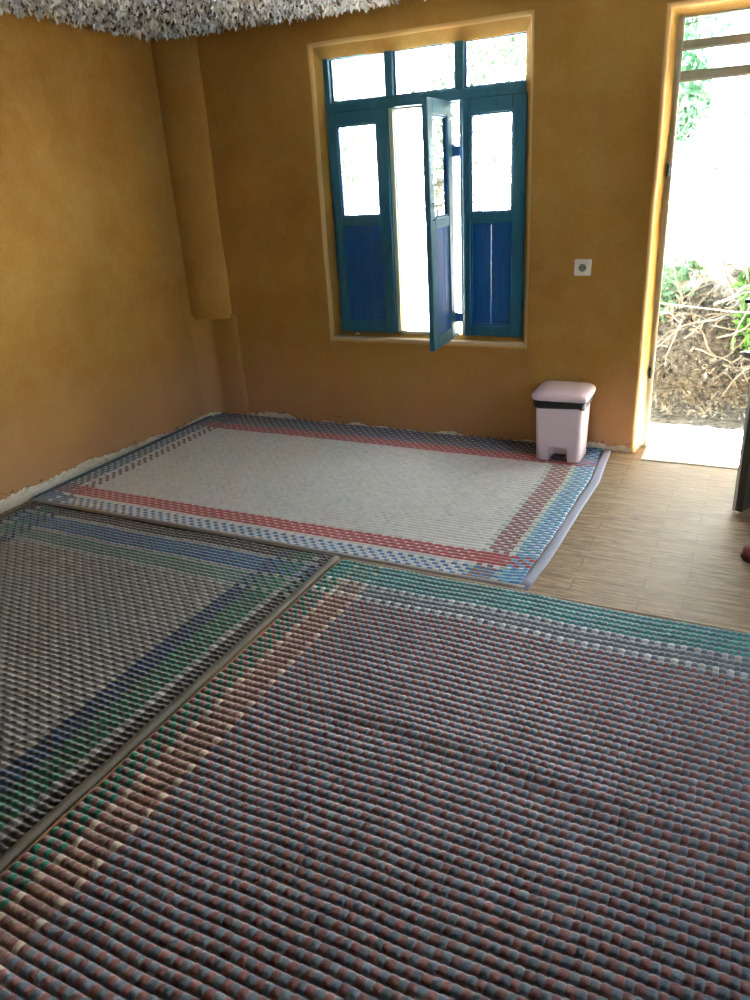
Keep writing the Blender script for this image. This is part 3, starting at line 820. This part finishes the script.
# crown above the frame, shades the ground outside; second crown added to block sky
shrub('tree', 'tall unseen leafy tree overhanging the yard beyond the door', 'tree', (7.6, 4.0, 2.0), [((3.25, 2.1, 3.95), (1.25, .74, .32), 2.0), ((4.3, 2.95, 4.0), (1.2, .6, .25), .9), ((6.9, 2.9, 4.3), (1.0, .8, .6), .5)], 3200, .085, M_G1, 28, 10, sr=.09)
# bare tangle of pale branches
r = random.Random(12)
def bramble(label, x0, x1, y, z0, z1, n, rad, m, group=None):
    b = MB(); base = Vector(((x0+x1)/2, y, ground_z(0, y)))
    for k in range(n):
        p = Vector((r.uniform(x0, x1), y+r.uniform(-.15, .25), r.uniform(z0, z1))); d = Vector((r.uniform(-1, 1), r.uniform(-.4, .4), r.uniform(-.9, .9))).normalized()
        pts = [p-base]; L_ = r.uniform(.25, .8)/7
        for t in range(7):
            d = (d+Vector((r.uniform(-.35, .35), r.uniform(-.25, .25), r.uniform(-.45, .3)))).normalized(); p = p+d*L_; pts.append(p-base)
        rr = rad*r.uniform(.5, 1.5); b.tube(pts, [rr*(1-.6*t/7) for t in range(8)], 5)
    o = b.build('bramble', m, None, True); o.location = base
    tag(o, label, 'branches', group); return o
bramble('tangle of pale bare branches on the bank, middle height of the doorway', 2.75, 3.9, 2.15, .75, 1.25, 70, .009, M_BARK)
bramble('tangle of brown roots and twigs at the foot of the bank outside the door', 2.7, 3.8, 1.55, .05, .6, 70, .009, M_BARKD)
# dead leaves and stones lying in the shade (uncountable)
vs, fs = foliage([((3.3, 1.1, .02), (.9, .35, .02), 1), ((3.1, 1.5, .15), (.9, .2, .1), 1)], 900, .022, 31)
o = mesh_obj('leaf_litter', vs, fs, M_DRY); tag(o, 'dry leaves scattered on the shaded ground outside the door', 'leaves', kind='stuff')
# rope / wires
def wire(name, label, pts, rad, m):
    P = [Vector(p) for p in pts]; base = P[0].copy(); b = MB(); Q = []
    for i in range(len(P)-1):
        for s in range(8): Q.append(P[i].lerp(P[i+1], s/8)-base)
    Q.append(P[-1]-base); b.tube(Q, rad, 6); o = b.build(name, m, None, True); o.location = base; tag(o, label, name.split('_')[-1]); return o
wire('washing_line', 'taut white washing line outside the door, at handle height', [(2.2, .95, .765), (2.893, 1.0, .692), (3.345, 1.0, .645), (4.3, 1.05, .60)], .0035, mat('white_cord', srgb(240, 240, 238), .5))
wire('overhead_cable', 'thin dark overhead cable outside, across the top window panes', [(-1.6, 1.8, 2.17), (.125, 1.8, 2.191), (1.77, 1.8, 2.222), (2.79, 1.8, 2.353), (2.97, 1.8, 2.387), (4.6, 1.8, 2.70)], .004, M_IRON)

# ------------------------------------------------------------------ light
w = bpy.data.worlds.new('World'); scene.world = w; w.use_nodes = True
t = w.node_tree; bg = t.nodes['Background']
sk = t.nodes.new('ShaderNodeTexSky'); sk.sky_type = 'PREETHAM' if False else 'HOSEK_WILKIE'
sd = Vector((-.03, .19, 1.0)).normalized()
sk.sun_direction = sd; sk.turbidity = 4; sk.ground_albedo = .5
mx = t.nodes.new('ShaderNodeMix'); mx.data_type = 'RGBA'; mx.inputs[0].default_value = .45
t.links.new(sk.outputs[0], mx.inputs[6]); mx.inputs[7].default_value = (.92, .97, 1, 1); t.links.new(mx.outputs[2], bg.inputs[0]); bg.inputs[1].default_value = SKY if 'SKY' in globals() else 4.5
s = bpy.data.lights.new('sun', 'SUN'); s.energy = 135; s.angle = math.radians(.6); s.color = (.93, .97, 1)
so_ = bpy.data.objects.new('sun', s); COL.objects.link(so_); so_.rotation_euler = sd.to_track_quat('Z', 'Y').to_euler(); so_.location = (6, 4, 8)
def area(name, loc, rot, sx, sy, power, col=(1, 1, 1), portal=False):
    l = bpy.data.lights.new(name, 'AREA'); l.shape = 'RECTANGLE'; l.size = sx; l.size_y = sy; l.energy = power; l.color = col
    o = bpy.data.objects.new(name, l); COL.objects.link(o); o.location = loc; o.rotation_euler = rot
    if portal: l.cycles.is_portal = True
    return o
# faint fill lamp added outside the unseen right-wall opening
area('fill_right_opening', (5.2, -2.0, 1.4), (0, math.radians(90), 0), 1.3, 1.4, .01, (.86, .94, 1))
# area('fill_front', (2.4, -5.9, 1.4), (math.radians(90), 0, 0), 2.4, 1.6, 1, (.86, .94, 1))

# ------------------------------------------------------------------ camera
cam = bpy.data.cameras.new('camera'); co_ = bpy.data.objects.new('camera', cam); COL.objects.link(co_)
cam.sensor_fit = 'VERTICAL'; cam.sensor_height = 24; cam.lens = 752.4756/1000*24; cam.clip_start = .05
Rm = Matrix(((0.8964718, -0.12636156, 0.42470116), (0.43943734, 0.37653417, -0.81554696), (-0.05686071, 0.91774439, 0.39308025)))
mw = Rm.to_4x4(); mw.translation = (3.475, -4.316, 1.55); co_.matrix_world = mw
scene.camera = co_
scene.view_settings.view_transform = 'Standard'; scene.view_settings.look = 'None'
scene.view_settings.gamma = 1; scene.view_settings.exposure = 1.64; scene.view_settings.use_curve_mapping = False
scene.cycles.use_denoising = True; scene.cycles.max_bounces = 10; scene.cycles.diffuse_bounces = 6; scene.cycles.transparent_max_bounces = 12
scene.cycles.sample_clamp_indirect = 12
